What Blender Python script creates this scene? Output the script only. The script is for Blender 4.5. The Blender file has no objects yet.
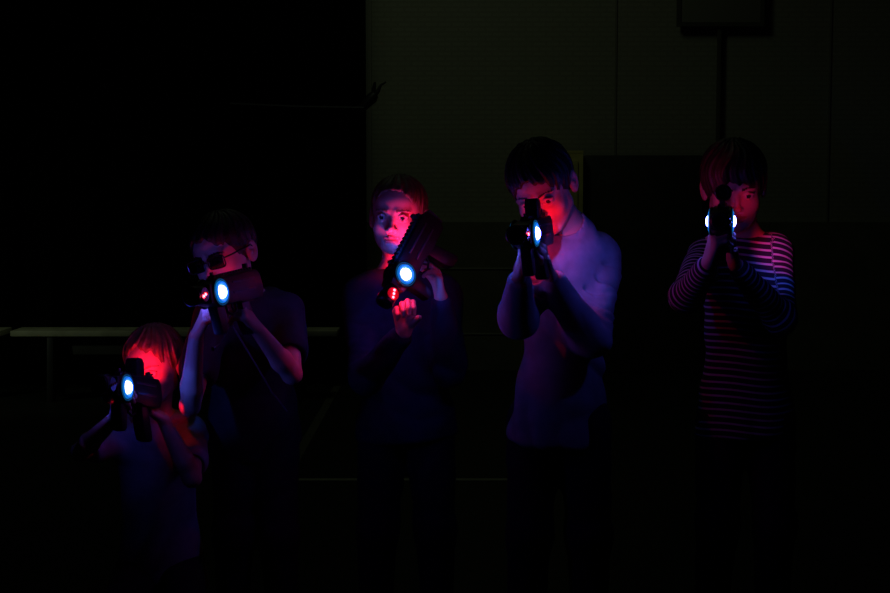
import bpy, bmesh, math
import numpy as np
from mathutils import Vector, Matrix, Euler

scene = bpy.context.scene
col = scene.collection
F = 1400.0
CAMZ = 1.35
TILT = math.atan(106.5 / F)


def P(px, py, Y):
    """world point seen at photo pixel (px, py) at depth Y"""
    c, s = math.cos(TILT), math.sin(TILT)
    u = (296.5 - py) / F
    d = Vector(((px - 445) / F, c + u * s, -s + u * c))
    t = Y / d.y
    return Vector((d.x * t, Y, CAMZ + d.z * t))


def X(px, Y):
    return (px - 445) / F * Y


# ---------------------------------------------------------------- materials
def mat(name, color, rough=0.7, metal=0.0, emis=None, estr=0.0, spec=0.5, sss=0.0,
        noise=None, bump=0.0, bscale=200.0):
    m = bpy.data.materials.new(name)
    m.use_nodes = True
    nt = m.node_tree
    b = nt.nodes['Principled BSDF']
    b.inputs['Base Color'].default_value = (*color, 1)
    b.inputs['Roughness'].default_value = rough
    b.inputs['Metallic'].default_value = metal
    b.inputs['Specular IOR Level'].default_value = spec
    if emis:
        b.inputs['Emission Color'].default_value = (*emis, 1)
        b.inputs['Emission Strength'].default_value = estr
    if sss:
        b.inputs['Subsurface Weight'].default_value = sss
        b.inputs['Subsurface Radius'].default_value = (0.008, 0.003, 0.0015)
        b.inputs['Subsurface Scale'].default_value = 1.0
    tc = None
    if noise or bump:
        tc = nt.nodes.new('ShaderNodeTexCoord')
    if noise:
        sc_, lo, hi = noise
        n = nt.nodes.new('ShaderNodeTexNoise')
        n.inputs['Scale'].default_value = sc_
        n.inputs['Detail'].default_value = 5
        nt.links.new(tc.outputs['Object'], n.inputs['Vector'])
        r = nt.nodes.new('ShaderNodeValToRGB')
        r.color_ramp.elements[0].position = 0.3
        r.color_ramp.elements[1].position = 0.7
        r.color_ramp.elements[0].color = (*[c * lo for c in color], 1)
        r.color_ramp.elements[1].color = (*[min(1, c * hi) for c in color], 1)
        nt.links.new(n.outputs['Fac'], r.inputs['Fac'])
        nt.links.new(r.outputs['Color'], b.inputs['Base Color'])
    if bump:
        n2 = nt.nodes.new('ShaderNodeTexNoise')
        n2.inputs['Scale'].default_value = bscale
        n2.inputs['Detail'].default_value = 3
        nt.links.new(tc.outputs['Object'], n2.inputs['Vector'])
        bp = nt.nodes.new('ShaderNodeBump')
        bp.inputs['Strength'].default_value = bump
        bp.inputs['Distance'].default_value = 0.002
        nt.links.new(n2.outputs['Fac'], bp.inputs['Height'])
        nt.links.new(bp.outputs['Normal'], b.inputs['Normal'])
    return m


M = {}
M['skin'] = mat('skin', (0.72, 0.46, 0.37), 0.5, sss=0.0, noise=(14, 0.9, 1.08), bump=0.06, bscale=350, spec=0.4)
M['lips'] = mat('lips', (0.50, 0.17, 0.16), 0.42)
M['eye_white'] = mat('eye_white', (0.75, 0.73, 0.7), 0.15)
M['iris'] = mat('iris', (0.025, 0.02, 0.02), 0.08)
M['hair_fair'] = mat('hair_fair', (0.22, 0.13, 0.07), 0.5, noise=(60, 0.5, 1.4), bump=0.4, bscale=260)
M['hair_brown'] = mat('hair_brown', (0.05, 0.03, 0.02), 0.5, noise=(60, 0.5, 1.5), bump=0.4, bscale=260)
M['hair_dark'] = mat('hair_dark', (0.02, 0.014, 0.012), 0.5, noise=(60, 0.5, 1.5), bump=0.4, bscale=260)
M['navy'] = mat('navy_fleece', (0.02, 0.024, 0.06), 0.9, noise=(30, 0.8, 1.2), bump=0.3, bscale=600)
M['black_shirt'] = mat('black_jersey', (0.035, 0.035, 0.05), 0.9, noise=(30, 0.8, 1.2), bump=0.3, bscale=600)
M['grey_shirt'] = mat('grey_jersey', (0.40, 0.40, 0.44), 0.9, noise=(30, 0.85, 1.15), bump=0.3, bscale=600)
M['charcoal'] = mat('charcoal_jersey', (0.07, 0.07, 0.09), 0.9, noise=(30, 0.85, 1.15), bump=0.3, bscale=600)
M['denim'] = mat('dark_denim', (0.012, 0.014, 0.022), 0.9, noise=(40, 0.7, 1.3), bump=0.3, bscale=500)
M['shoe'] = mat('shoe_canvas', (0.02, 0.02, 0.02), 0.7, noise=(40, 0.8, 1.2))
M['gun'] = mat('black_plastic', (0.014, 0.014, 0.016), 0.42, noise=(50, 0.8, 1.2), bump=0.1, bscale=500)
M['gun_grey'] = mat('grey_plastic', (0.07, 0.07, 0.08), 0.3, noise=(50, 0.85, 1.15))
M['lens'] = mat('dark_lens', (0.01, 0.01, 0.02), 0.05)
M['blue_core'] = mat('blue_led', (0.2, 0.4, 0.9), 0.4, emis=(0.075, 0.085, 1.0), estr=55)
M['blue_ring'] = mat('blue_diffuser', (0.05, 0.2, 0.4), 0.4, emis=(0.004, 0.16, 0.62), estr=0.9)
M['blue_faint'] = mat('blue_rim', (0.02, 0.06, 0.1), 0.35, emis=(0.003, 0.07, 0.2), estr=0.6)
M['red_led'] = mat('red_led', (0.6, 0.05, 0.05), 0.4, emis=(1.0, 0.02, 0.03), estr=45)
M['red_off'] = mat('unlit_red_led', (0.25, 0.02, 0.02), 0.3)
M['red_bloom'] = mat('red_bloom_paint', (0.4, 0.02, 0.02), 0.4, emis=(1.0, 0.0, 0.01), estr=0.35)  # dim emission painting the bloom halo around the red LEDs
M['cord'] = mat('cord', (0.25, 0.25, 0.27), 0.6)
M['metal'] = mat('clip_steel', (0.6, 0.6, 0.62), 0.25, metal=1.0)
M['frame_black'] = mat('spectacle_frame', (0.015, 0.015, 0.018), 0.25)


def glass_mat():
    m = bpy.data.materials.new('spectacle_lens')
    m.use_nodes = True
    nt = m.node_tree
    for n in list(nt.nodes):
        nt.nodes.remove(n)
    o = nt.nodes.new('ShaderNodeOutputMaterial')
    t = nt.nodes.new('ShaderNodeBsdfTransparent')
    t.inputs['Color'].default_value = (0.35, 0.35, 0.4, 1)
    g = nt.nodes.new('ShaderNodeBsdfGlossy')
    g.inputs['Roughness'].default_value = 0.05
    f = nt.nodes.new('ShaderNodeFresnel')
    f.inputs['IOR'].default_value = 1.5
    mx = nt.nodes.new('ShaderNodeMixShader')
    nt.links.new(f.outputs[0], mx.inputs[0])
    nt.links.new(t.outputs[0], mx.inputs[1])
    nt.links.new(g.outputs[0], mx.inputs[2])
    nt.links.new(mx.outputs[0], o.inputs[0])
    return m


M['glass'] = glass_mat()


def stripe_mat():
    m = mat('striped_jersey', (0.02, 0.02, 0.035), 0.85, bump=0.3, bscale=600)
    nt = m.node_tree
    b = nt.nodes['Principled BSDF']
    a = nt.nodes.new('ShaderNodeAttribute')
    a.attribute_name = 'stripe'
    mu = nt.nodes.new('ShaderNodeMath'); mu.operation = 'MULTIPLY'; mu.inputs[1].default_value = 1 / 0.0192
    nt.links.new(a.outputs['Fac'], mu.inputs[0])
    fr = nt.nodes.new('ShaderNodeMath'); fr.operation = 'FRACT'
    nt.links.new(mu.outputs[0], fr.inputs[0])
    r = nt.nodes.new('ShaderNodeValToRGB')
    e = r.color_ramp.elements
    e[0].position = 0.0; e[0].color = (0.015, 0.015, 0.03, 1)
    e[1].position = 0.62; e[1].color = (0.015, 0.015, 0.03, 1)
    for p_, c_ in ((0.68, (0.62, 0.62, 0.66, 1)), (0.92, (0.62, 0.62, 0.66, 1)), (0.98, (0.015, 0.015, 0.03, 1))):
        n = e.new(p_); n.color = c_
    nt.links.new(fr.outputs[0], r.inputs['Fac'])
    nt.links.new(r.outputs['Color'], b.inputs['Base Color'])
    return m


M['stripes'] = stripe_mat()


# ---------------------------------------------------------------- field modelling
def V3(v):
    return np.array((v[0], v[1], v[2]), dtype=np.float32)


class Field:
    def __init__(self, lo, hi, fine, hf=0.003, hc=0.0065):
        self.ax = []
        for a in range(3):
            out = [lo[a]]
            while out[-1] < hi[a]:
                x = out[-1]
                f = any(l[a] - 0.004 <= x <= h[a] + 0.004 for l, h in fine)
                out.append(x + (hf if f else hc))
            self.ax.append(np.array(out, dtype=np.float32))
        self.f = np.full([len(a) for a in self.ax], 1.0, dtype=np.float32)
        self.h = []

    def block(self, lo, hi, m):
        sl = []
        for a in range(3):
            i0 = max(0, int(np.searchsorted(self.ax[a], lo[a] - m)) - 1)
            i1 = min(len(self.ax[a]), int(np.searchsorted(self.ax[a], hi[a] + m)) + 1)
            if i1 <= i0:
                return None, None
            sl.append(slice(i0, i1))
        x = self.ax[0][sl[0]][:, None, None]
        y = self.ax[1][sl[1]][None, :, None]
        z = self.ax[2][sl[2]][None, None, :]
        return tuple(sl), (x, y, z)

    def op(self, prim, k=0.0, mode='add', m=0.05):
        lo, hi, fn = prim
        sl, g = self.block(lo, hi, max(m, k + 0.01) if mode == 'add' else k + 0.004)
        if sl is None:
            return
        d = fn(*g)
        a = self.f[sl]
        if mode == 'add':
            if k > 0:
                h = np.clip(0.5 + 0.5 * (a - d) / k, 0, 1)
                self.f[sl] = a * (1 - h) + d * h - k * h * (1 - h)
            else:
                self.f[sl] = np.minimum(a, d)
        else:
            d = -d
            if k > 0:
                h = np.clip(0.5 - 0.5 * (a - d) / k, 0, 1)
                self.f[sl] = a * (1 - h) + d * h + k * h * (1 - h)
            else:
                self.f[sl] = np.maximum(a, d)

    def add(self, prim, k=0.0):
        self.op(prim, k, 'add')

    def sub(self, prim, k=0.0):
        self.op(prim, k, 'sub')

    def displace(self, fn):
        act = np.abs(self.f) < 0.03
        idx = np.nonzero(act)
        p = [self.ax[a][idx[a]] for a in range(3)]
        self.f[idx] += fn(*p).astype(np.float32)

    def mesh(self, name):
        f = self.f
        s = f < 0
        xs, ys, zs = self.ax
        c = s[:-1, :-1, :-1].astype(np.int8)
        for dx, dy, dz in ((1, 0, 0), (0, 1, 0), (0, 0, 1), (1, 1, 0), (1, 0, 1), (0, 1, 1), (1, 1, 1)):
            c = c + s[dx:dx + c.shape[0], dy:dy + c.shape[1], dz:dz + c.shape[2]]
        act = (c > 0) & (c < 8)
        I = np.array(np.nonzero(act)).T
        n = len(I)
        idm = np.full(act.shape, -1, dtype=np.int32)
        idm[act] = np.arange(n)
        acc = np.zeros((n, 3)); cnt = np.zeros(n)
        corners = [(a, b, d) for a in (0, 1) for b in (0, 1) for d in (0, 1)]
        for ca in corners:
            for axis in range(3):
                if ca[axis] == 1:
                    continue
                cb = list(ca); cb[axis] = 1
                A = I + np.array(ca); B = I + np.array(cb)
                fa = f[A[:, 0], A[:, 1], A[:, 2]]; fb = f[B[:, 0], B[:, 1], B[:, 2]]
                cr = (fa < 0) != (fb < 0)
                t = np.where(cr, fa / np.where(cr, fa - fb, 1), 0)
                pa = np.stack([xs[A[:, 0]], ys[A[:, 1]], zs[A[:, 2]]], 1)
                pb = np.stack([xs[B[:, 0]], ys[B[:, 1]], zs[B[:, 2]]], 1)
                pt = pa + (pb - pa) * t[:, None]
                acc[cr] += pt[cr]; cnt[cr] += 1
        verts = acc / cnt[:, None]
        faces = []
        # x edges
        for axis in range(3):
            o1, o2 = [(1, 2), (2, 0), (0, 1)][axis]
            sl0 = [slice(None)] * 3; sl1 = [slice(None)] * 3
            sl0[axis] = slice(0, -1); sl1[axis] = slice(1, None)
            d = s[tuple(sl0)].astype(np.int8) - s[tuple(sl1)].astype(np.int8)
            E = np.array(np.nonzero(d)).T
            ok = (E[:, o1] > 0) & (E[:, o2] > 0) & (E[:, o1] < s.shape[o1] - 1) & (E[:, o2] < s.shape[o2] - 1)
            E = E[ok]
            sg = d[E[:, 0], E[:, 1], E[:, 2]]

            def cid(a, b):
                Q = E.copy(); Q[:, o1] -= a; Q[:, o2] -= b
                return idm[Q[:, 0], Q[:, 1], Q[:, 2]]
            q = np.stack([cid(1, 1), cid(0, 1), cid(0, 0), cid(1, 0)], 1)
            q[sg < 0] = q[sg < 0][:, ::-1]
            faces.append(q)
        faces = np.concatenate(faces)
        faces = faces[(faces >= 0).all(1)]
        me = bpy.data.meshes.new(name)
        me.vertices.add(len(verts))
        me.vertices.foreach_set('co', verts.astype(np.float32).ravel())
        me.loops.add(len(faces) * 4)
        me.loops.foreach_set('vertex_index', faces.astype(np.int32).ravel())
        me.polygons.add(len(faces))
        me.polygons.foreach_set('loop_start', np.arange(0, len(faces) * 4, 4, dtype=np.int32))
        me.update(calc_edges=True)
        me.validate()
        me.polygons.foreach_set('use_smooth', np.ones(len(me.polygons), dtype=bool))
        cent = verts[faces].mean(1)
        return me, verts, cent


def cap(a, b, ra, rb=None):
    a, b = V3(a), V3(b)
    rb = ra if rb is None else rb
    r = max(ra, rb)
    lo = np.minimum(a, b) - r; hi = np.maximum(a, b) + r
    d = b - a
    L = max(float(d @ d), 1e-9)

    def fn(x, y, z):
        t = np.clip(((x - a[0]) * d[0] + (y - a[1]) * d[1] + (z - a[2]) * d[2]) / L, 0, 1)
        return np.sqrt((x - a[0] - t * d[0]) ** 2 + (y - a[1] - t * d[1]) ** 2 + (z - a[2] - t * d[2]) ** 2) - (ra + (rb - ra) * t)
    return lo, hi, fn


def ell(c, r, R=None):
    c = V3(c)
    R = np.array(R if R is not None else np.eye(3), dtype=np.float32)
    m = max(r)
    ext = np.sqrt(((R * np.array(r)) ** 2).sum(1))

    def fn(x, y, z):
        dx, dy, dz = x - c[0], y - c[1], z - c[2]
        q = [R[0, i] * dx + R[1, i] * dy + R[2, i] * dz for i in range(3)]
        k0 = np.sqrt(sum((q[i] / r[i]) ** 2 for i in range(3)))
        k1 = np.sqrt(sum((q[i] / r[i] ** 2) ** 2 for i in range(3)))
        return k0 * (k0 - 1) / np.maximum(k1, 1e-6)
    return c - ext, c + ext, fn


def loft(a, b, xdir, prof, off=0.0):
    """tube of elliptical sections from a to b; prof = [(t, halfwidth, halfdepth, shift_forward)]"""
    a, b = V3(a), V3(b)
    ez = b - a
    L = float(np.linalg.norm(ez)); ez = ez / L
    ex = V3(xdir); ex = ex - (ex @ ez) * ez; ex /= np.linalg.norm(ex)
    ey = np.cross(ez, ex)
    T = np.array([p[0] for p in prof]); W = np.array([p[1] for p in prof]) + off
    D = np.array([p[2] for p in prof]) + off
    m = float(max(W.max(), D.max()))
    pa, pb = a + ez * L * T[0], a + ez * L * T[-1]
    lo = np.minimum(pa, pb) - m; hi = np.maximum(pa, pb) + m

    def fn(x, y, z):
        dx, dy, dz = x - a[0], y - a[1], z - a[2]
        u = dx * ex[0] + dy * ex[1] + dz * ex[2]
        v = dx * ey[0] + dy * ey[1] + dz * ey[2]
        w = (dx * ez[0] + dy * ez[1] + dz * ez[2]) / L
        hw = np.interp(w, T, W); hd = np.interp(w, T, D)
        r = np.sqrt((u / hw) ** 2 + (v / hd) ** 2)
        d = (r - 1) * np.minimum(hw, hd)
        ends = np.maximum((T[0] - w) * L, (w - T[-1]) * L)
        k = 0.02
        h = np.clip(0.5 - 0.5 * (d - ends) / k, 0, 1)
        return d * (1 - h) + ends * h + k * h * (1 - h)
    return lo, hi, fn


def inter(p1, p2, k=0.004):
    lo, hi, f1 = p1
    f2 = p2[2]

    def fn(x, y, z):
        a, b = f1(x, y, z), f2(x, y, z)
        h = np.clip(0.5 - 0.5 * (a - b) / k, 0, 1)
        return a * (1 - h) + b * h + k * h * (1 - h)
    return lo, hi, fn


def link(name, me, mats, parent=None):
    o = bpy.data.objects.new(name, me)
    col.objects.link(o)
    for m in (mats if isinstance(mats, (list, tuple)) else [mats]):
        me.materials.append(m)
    if parent:
        o.parent = parent
        o.matrix_parent_inverse = Matrix.Identity(4)
    return o


def tag(o, label=None, cat=None, group=None, kind=None):
    if label: o['label'] = label
    if cat: o['category'] = cat
    if group: o['group'] = group
    if kind: o['kind'] = kind
    return o


# ---------------------------------------------------------------- children
def wrinkle(seed, amp):
    rs = np.random.RandomState(seed)
    ks = [(rs.uniform(-1, 1, 3), rs.uniform(0, 6.28)) for _ in range(6)]

    def fn(x, y, z):
        w1 = np.sin(11 * (x * ks[0][0][0] + y * ks[0][0][1] + z * 1.2) + ks[0][1])
        w2 = np.sin(13 * (x * 1.1 + y * ks[1][0][1] + z * ks[1][0][2]) + ks[1][1])
        a = 1 - 2 * np.abs(np.sin(20 * (z * .8 + x * .5 + y * .4) + 2.2 * w1 + 1.2 * w2))
        b = 1 - 2 * np.abs(np.sin(27 * (z * .45 - x * .8 + y * .3) + 1.9 * w2 + ks[2][1]))
        c = np.sin(17 * x + 2 * w1) * np.sin(15 * z + 2 * w2 + ks[3][1])
        return amp * (0.5 * a * (0.6 + 0.4 * w2) + 0.35 * b * (0.5 + 0.5 * w1) + 0.4 * c)
    return fn


def hand_prims(w, f, n, left, sc=0.85, curl=(55, 60, 40), thumb=0.5, spread=0.0):
    """list of (prims-of-a-digit). f: finger direction, n: where the palm faces"""
    f = Vector(f).normalized()
    n = Vector(n); n = (n - n.dot(f) * f).normalized()
    t = f.cross(n)
    if left: t = -t
    t.normalize()
    w = Vector(w)
    palm = []
    for i, (o, l) in enumerate(((0.027, .078), (0.0095, .082), (-0.0085, .078), (-0.025, .070))):
        palm.append(cap(w + (t * o * 0.45 + f * 0.008) * sc, w + (t * o + f * l) * sc, 0.0135 * sc, 0.0105 * sc))
    palm.append(cap(w + (t * .012 + f * .02 + n * .005) * sc, w + (t * .026 + f * .042 + n * .008) * sc, .016 * sc, .014 * sc))
    digs = []
    for i, (o, l, s) in enumerate(((0.027, .078, 0.95), (0.0095, .083, 1.05), (-0.0085, .079, .98), (-0.025, .070, .78))):
        p = w + (t * o + f * l) * sc
        ang = 0
        d = []
        for j, (sl, r0, r1) in enumerate(((.040, .0098, .0088), (.025, .0088, .0080), (.020, .0080, .0066))):
            ang += math.radians(curl[j] + (i - 1.5) * 4 * (j == 0))
            dr = f * math.cos(ang) + n * math.sin(ang) + t * (o * spread)
            q = p + dr.normalized() * sl * s * sc
            d.append(cap(p, q, r0 * sc, r1 * sc))
            p = q
        digs.append(d)
    p = w + (t * .026 + f * .026 + n * .006) * sc
    d = []
    for j, (sl, r0, r1, ct) in enumerate(((.034, .0125, .0105, 1.0), (.028, .0105, .0092, .75), (.022, .0092, .0072, .45))):
        a = thumb * (j + 1) * 0.55
        dr = t * ct * (0.62 if thumb < 1 else .3) + f * 0.68 + n * a
        q = p + dr.normalized() * sl * sc
        d.append(cap(p, q, r0 * sc, r1 * sc))
        p = q
    digs.append(d)
    return palm, digs


TORSO = [(0.0, .108, .078), (.12, .112, .082), (.35, .102, .074), (.6, .110, .078), (.8, .125, .080), (.93, .105, .068), (1.0, .060, .050)]


def kid(S):
    sc = S.get('sc', 1.0)
    O = S['head']
    yaw, pitch, roll = [math.radians(a) for a in S['rot']]
    R = Matrix.Rotation(yaw, 3, 'Z') @ Matrix.Rotation(pitch, 3, 'X') @ Matrix.Rotation(roll, 3, 'Y')
    Rn = np.array(R)
    hs = S.get('hs', 1.0)

    def L(x, y, z):
        return O + R @ Vector((x, y, z)) * hs

    def E(c, r, k=None):
        return ell(L(*c), [q * hs for q in r], Rn)

    def C(a, b, ra, rb=None):
        return cap(L(*a), L(*b), ra * hs, (rb if rb else ra) * hs)

    nb, hip = S['neck'], S['hip']
    sA, sB, eA, eB, wA, wB = [S[k] for k in ('sA', 'sB', 'eA', 'eB', 'wA', 'wB')]
    pts = [O, nb, hip, sA, sB, eA, eB, wA, wB] + list(S['legA']) + list(S['legB'])
    lo = [min(p[i] for p in pts) - 0.2 for i in range(3)]
    hi = [max(p[i] for p in pts) + 0.2 for i in range(3)]
    lo[2] = -0.01
    fine = [([O[i] - .125 for i in range(3)], [O[i] + .125 for i in range(3)])]
    hps = []
    for w, fd, nd, left, cu, th in ((wA, S['fA'], S['nA'], True, S.get('cA', (55, 60, 40)), S.get('tA', .5)),
                                    (wB, S['fB'], S['nB'], False, S.get('cB', (55, 60, 40)), S.get('tB', .5))):
        c = Vector(w) + Vector(fd).normalized() * .05
        fine.append(([c[i] - .07 for i in range(3)], [c[i] + .07 for i in range(3)]))
        hps.append(hand_prims(w, fd, nd, left, S.get('hand', .85), cu, th))
    body = Field(lo, hi, fine)
    B = body
    # --- head
    B.add(E((0, .014, .034), (.072, .090, .077)))
    B.add(E((0, -.028, -.020), (.060, .058, .071)), .03)
    B.add(E((0, -.042, .036), (.056, .042, .044)), .025)
    for s in (-1, 1):
        B.add(C((s * .046, -.005, -.050), (s * .022, -.058, -.081), .018, .014), .03)
        B.add(E((s * .034, -.058, -.026), (.024, .021, .024)), .022)
        B.add(C((s * .012, -.086, .019), (s * .042, -.072, .020), .006, .005), .012)
    B.add(E((0, -.067, -.084), (.019, .017, .016)), .022)
    B.add(E((0, -.070, -.056), (.026, .020, .020)), .02)
    for s in (-1, 1):
        B.sub(E((s * .030, -.101, .001), (.017, .017, .012)), .012)
    B.add(C((0, -.085, .006), (0, -.103, -.028), .0065, .0085), .010)
    B.add(E((0, -.104, -.030), (.0095, .0095, .0085)), .006)
    for s in (-1, 1):
        B.add(E((s * .0105, -.094, -.033), (.0070, .0085, .0065)), .004)
        B.sub(E((s * .0055, -.104, -.0395), (.0030, .004, .003)), .002)
        B.add(E((s * .030, -.0765, .001), (.0135, .0130, .0125)))
        B.add(C((s * .017, -.084, .004), (s * .029, -.0905, .0105), .0028), .003)
        B.add(C((s * .029, -.0905, .0105), (s * .043, -.082, .005), .0028), .003)
        B.add(C((s * .018, -.084, -.004), (s * .030, -.0885, -.0095), .0022), .003)
        B.add(C((s * .030, -.0885, -.0095), (s * .042, -.081, -.004), .0022), .003)
        # ear
        er = np.array(R @ Matrix.Rotation(s * -.35, 3, 'Z') @ Matrix.Rotation(-.2, 3, 'X'))
        B.add(ell(L(s * .079, .014, -.004), [.0085 * hs, .019 * hs, .031 * hs], er), .006)
        B.sub(ell(L(s * .086, .010, .002), [.0055 * hs, .011 * hs, .018 * hs], er), .004)
        B.add(ell(L(s * .080, .006, -.006), [.005 * hs, .006 * hs, .007 * hs], er), .003)
    # lips
    B.add(C((-.021, -.083, -.0575), (-.004, -.0925, -.0535), .0035, .0052), .004)
    B.add(C((.021, -.083, -.0575), (.004, -.0925, -.0535), .0035, .0052), .004)
    B.add(C((-.013, -.0865, -.0645), (.013, -.0865, -.0645), .0055), .005)
    B.sub(C((-.021, -.090, -.0585), (.021, -.090, -.0585), .0020 + S.get('mouth', 0)), .002)
    # neck
    B.add(cap(L(0, .022, -.045), nb + Vector((0, 0, .005)), .044 * hs, .047 * sc), .03)
    # --- torso
    xd = sA - sB
    prof = [(t, w * sc, d * sc) for t, w, d in TORSO]
    top = nb.copy()
    B.add(loft(hip, top, xd, prof), .03)
    B.add(cap(sB.lerp(sA, .14), sB.lerp(sA, .86), .040 * sc), .05)
    for s_, e_, w_ in ((sA, eA, wA), (sB, eB, wB)):
        B.add(cap(s_, e_, .039 * sc, .028 * sc), .03)
        m_ = Vector(e_).lerp(Vector(w_), .3)
        B.add(cap(e_, m_, .027 * sc, .030 * sc), .012)
        B.add(cap(m_, w_, .030 * sc, .0195 * sc), .012)
    for key in ('legA', 'legB'):
        h_, k_, a_, t_ = S[key]
        B.add(cap(h_, k_, .068 * sc, .046 * sc), .04)
        mm = Vector(k_).lerp(Vector(a_), .3)
        B.add(cap(k_, mm, .044 * sc, .046 * sc), .02)
        B.add(cap(mm, a_, .046 * sc, .029 * sc), .02)
        B.add(cap(a_, t_, .030 * sc, .020 * sc), .02)
    for palm, digs in hps:
        for p in palm:
            B.add(p, .008)
        for d in digs:
            g = None
            for i, p in enumerate(d):
                B.add(p, .0025 if i else .005)
    me, v, cent = body.mesh('person')
    root = link('person', me, [M['skin'], M['eye_white'], M['iris'], M['lips'], M[S['hair']]])
    tag(root, S['label'], 'person', None)
    mi = np.zeros(len(me.polygons), dtype=np.int32)
    if len(mi) != len(cent):
        cent = np.array([p.center[:] for p in me.polygons])

    def inside(pr):
        return pr[2](cent[:, 0], cent[:, 1], cent[:, 2]) < 0
    for s in (-1, 1):
        fw = inside(E((s * .030, -.0765, .001), (.0142, .0138, .0132)))
        skinlid = inside(C((s * .014, -.084, .0055), (s * .030, -.0915, .0120), .0042)) | inside(C((s * .030, -.0915, .0120), (s * .046, -.082, .0065), .0042)) \
            | inside(C((s * .018, -.084, -.005), (s * .030, -.0895, -.0105), .0030)) | inside(C((s * .030, -.0895, -.0105), (s * .042, -.081, -.005), .0030))
        fr = inside(E((s * .030, -.095, .001), (.0130, .018, .0062)))
        mi[fw & fr & ~skinlid] = 1
        mi[fw & fr & ~skinlid & inside(E((s * .030, -.091, .0008), (.0062, .010, .0062)))] = 2
        br = inside(C((s * .014, -.092, .0195), (s * .032, -.088, .0245), .0032, .0035)) | inside(C((s * .032, -.088, .0245), (s * .048, -.074, .021), .0035, .002))
        mi[br] = 4
    lp = inside(C((-.020, -.086, -.056), (0, -.094, -.0545), .0045, .0062)) | inside(C((.020, -.086, -.056), (0, -.094, -.0545), .0045, .0062)) | inside(C((-.013, -.090, -.0635), (.013, -.090, -.0635), .0065))
    mi[lp] = 3
    me.polygons.foreach_set('material_index', mi)

    # --- hair
    c = O + R @ Vector((0, .01, .02))
    hf = Field([c[i] - .15 for i in range(3)], [c[i] + .15 for i in range(3)], [([c[i] - .2 for i in range(3)], [c[i] + .2 for i in range(3)])], hf=.0028)
    hh = S.get('hairlen', .010)
    hz = S.get('fringe', 0.0)
    hf.add(E((0, .018, .037), (.073 + hh, .091 + hh, .078 + hh)))
    hf.add(E((0, -.036, .050 + hh * .3), (.055 + hh * .7, .042 + hh, .036 + hh)), .02)
    rs = np.random.RandomState(S['seed'])
    ph = rs.uniform(0, 6, 4)
    Oc = np.array(O); Ri = Rn.T

    def strands(x, y, z):
        q = Ri @ (np.stack([x, y, z]) - Oc[:, None])
        az = np.arctan2(q[0], q[1] - .03 + .0 * q[2])
        r = np.sqrt(q[0] ** 2 + (q[1] - .03) ** 2)
        warp = 2.2 * np.sin(45 * q[2] + ph[0]) + 1.6 * np.sin(38 * r + ph[1])
        return S.get('tuft', .0022) * (np.sin(26 * az + warp) * .6 + np.sin(61 * az + 2 * warp) * .4 + .6 * np.sin(11 * az + warp * .6))
    hf.displace(strands)
    fc = E((0, -.118, -.042 + hz), (S.get('fw', .092), .072, .100))
    jag = S.get('jag', .007)

    def facecut(x, y, z):
        d = fc[2](x, y, z)
        sx = (x - O.x) * Rn[0, 0] + (y - O.y) * Rn[1, 0] + (z - O.z) * Rn[2, 0]
        return d + jag * (np.sin(150 * sx + ph[2]) * .5 + np.sin(330 * sx + ph[3]) * .35 + .5 * np.sin(61 * sx))
    hf.sub((fc[0] - .01, fc[1] + .01, facecut), .004)
    # below the ears / nape
    lowcut = S.get('low', -.018)
    nrm = Ri.T @ np.array([0, .5, 1.0]); nrm /= np.linalg.norm(nrm)
    p0 = np.array(L(0, 0, lowcut))
    big = hf.ax

    def plane(x, y, z):
        return (x - p0[0]) * nrm[0] + (y - p0[1]) * nrm[1] + (z - p0[2]) * nrm[2]
    X_, Y_, Z_ = big[0][:, None, None], big[1][None, :, None], big[2][None, None, :]
    hf.f = np.maximum(hf.f, -plane(X_, Y_, Z_).astype(np.float32))
    if S.get('earcut', True):
        for s in (-1, 1):
            hf.sub(E((s * .092, .008, -.010), (.026, .024, .034)), .004)
    hm, _, _ = hf.mesh('hair')
    link('hair', hm, M[S['hair']], root)
    # extra tufts of fringe
    # --- clothing
    off = S.get('loose', .012)
    cl = Field(lo, hi, [], hc=.005)
    cp = [(t, (w + .004) * sc, (d + .002) * sc) for t, w, d in TORSO]
    cp = [(-.16, .142 * sc, .092 * sc), (0, .134 * sc, .090 * sc), (.12, .124 * sc, .086 * sc)] + cp[2:-1] + [(1.0, .066 * sc, .058 * sc)]
    cl.add(loft(hip, top + Vector((0, 0, -.004)), xd, cp, off), .03)
    cl.add(cap(sB.lerp(sA, .14), sB.lerp(sA, .86), .040 * sc + off), .05)
    segs = []
    for s_, e_, w_ in ((sA, eA, wA), (sB, eB, wB)):
        s_, e_, w_ = Vector(s_), Vector(e_), Vector(w_)
        if S['sleeve'] == 'long':
            cl.add(cap(s_, e_, .040 * sc + off, .034 * sc + off), .03)
            cl.add(cap(e_, e_.lerp(w_, .90), .034 * sc + off, .022 * sc + off * .55), .02)
            segs.append((s_, e_)); segs.append((e_, w_))
        else:
            en = s_.lerp(e_, .62)
            cl.add(cap(s_, en, .040 * sc + off, .038 * sc + off * 1.25), .03)
            q = en + (en - s_).normalized() * .045
            cl.sub(cap(q, q + (en - s_).normalized() * .03, .045 * sc), .004)
            segs.append((s_, e_))
    cl.displace(wrinkle(S['seed'], S.get('wr', .006)))
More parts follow.
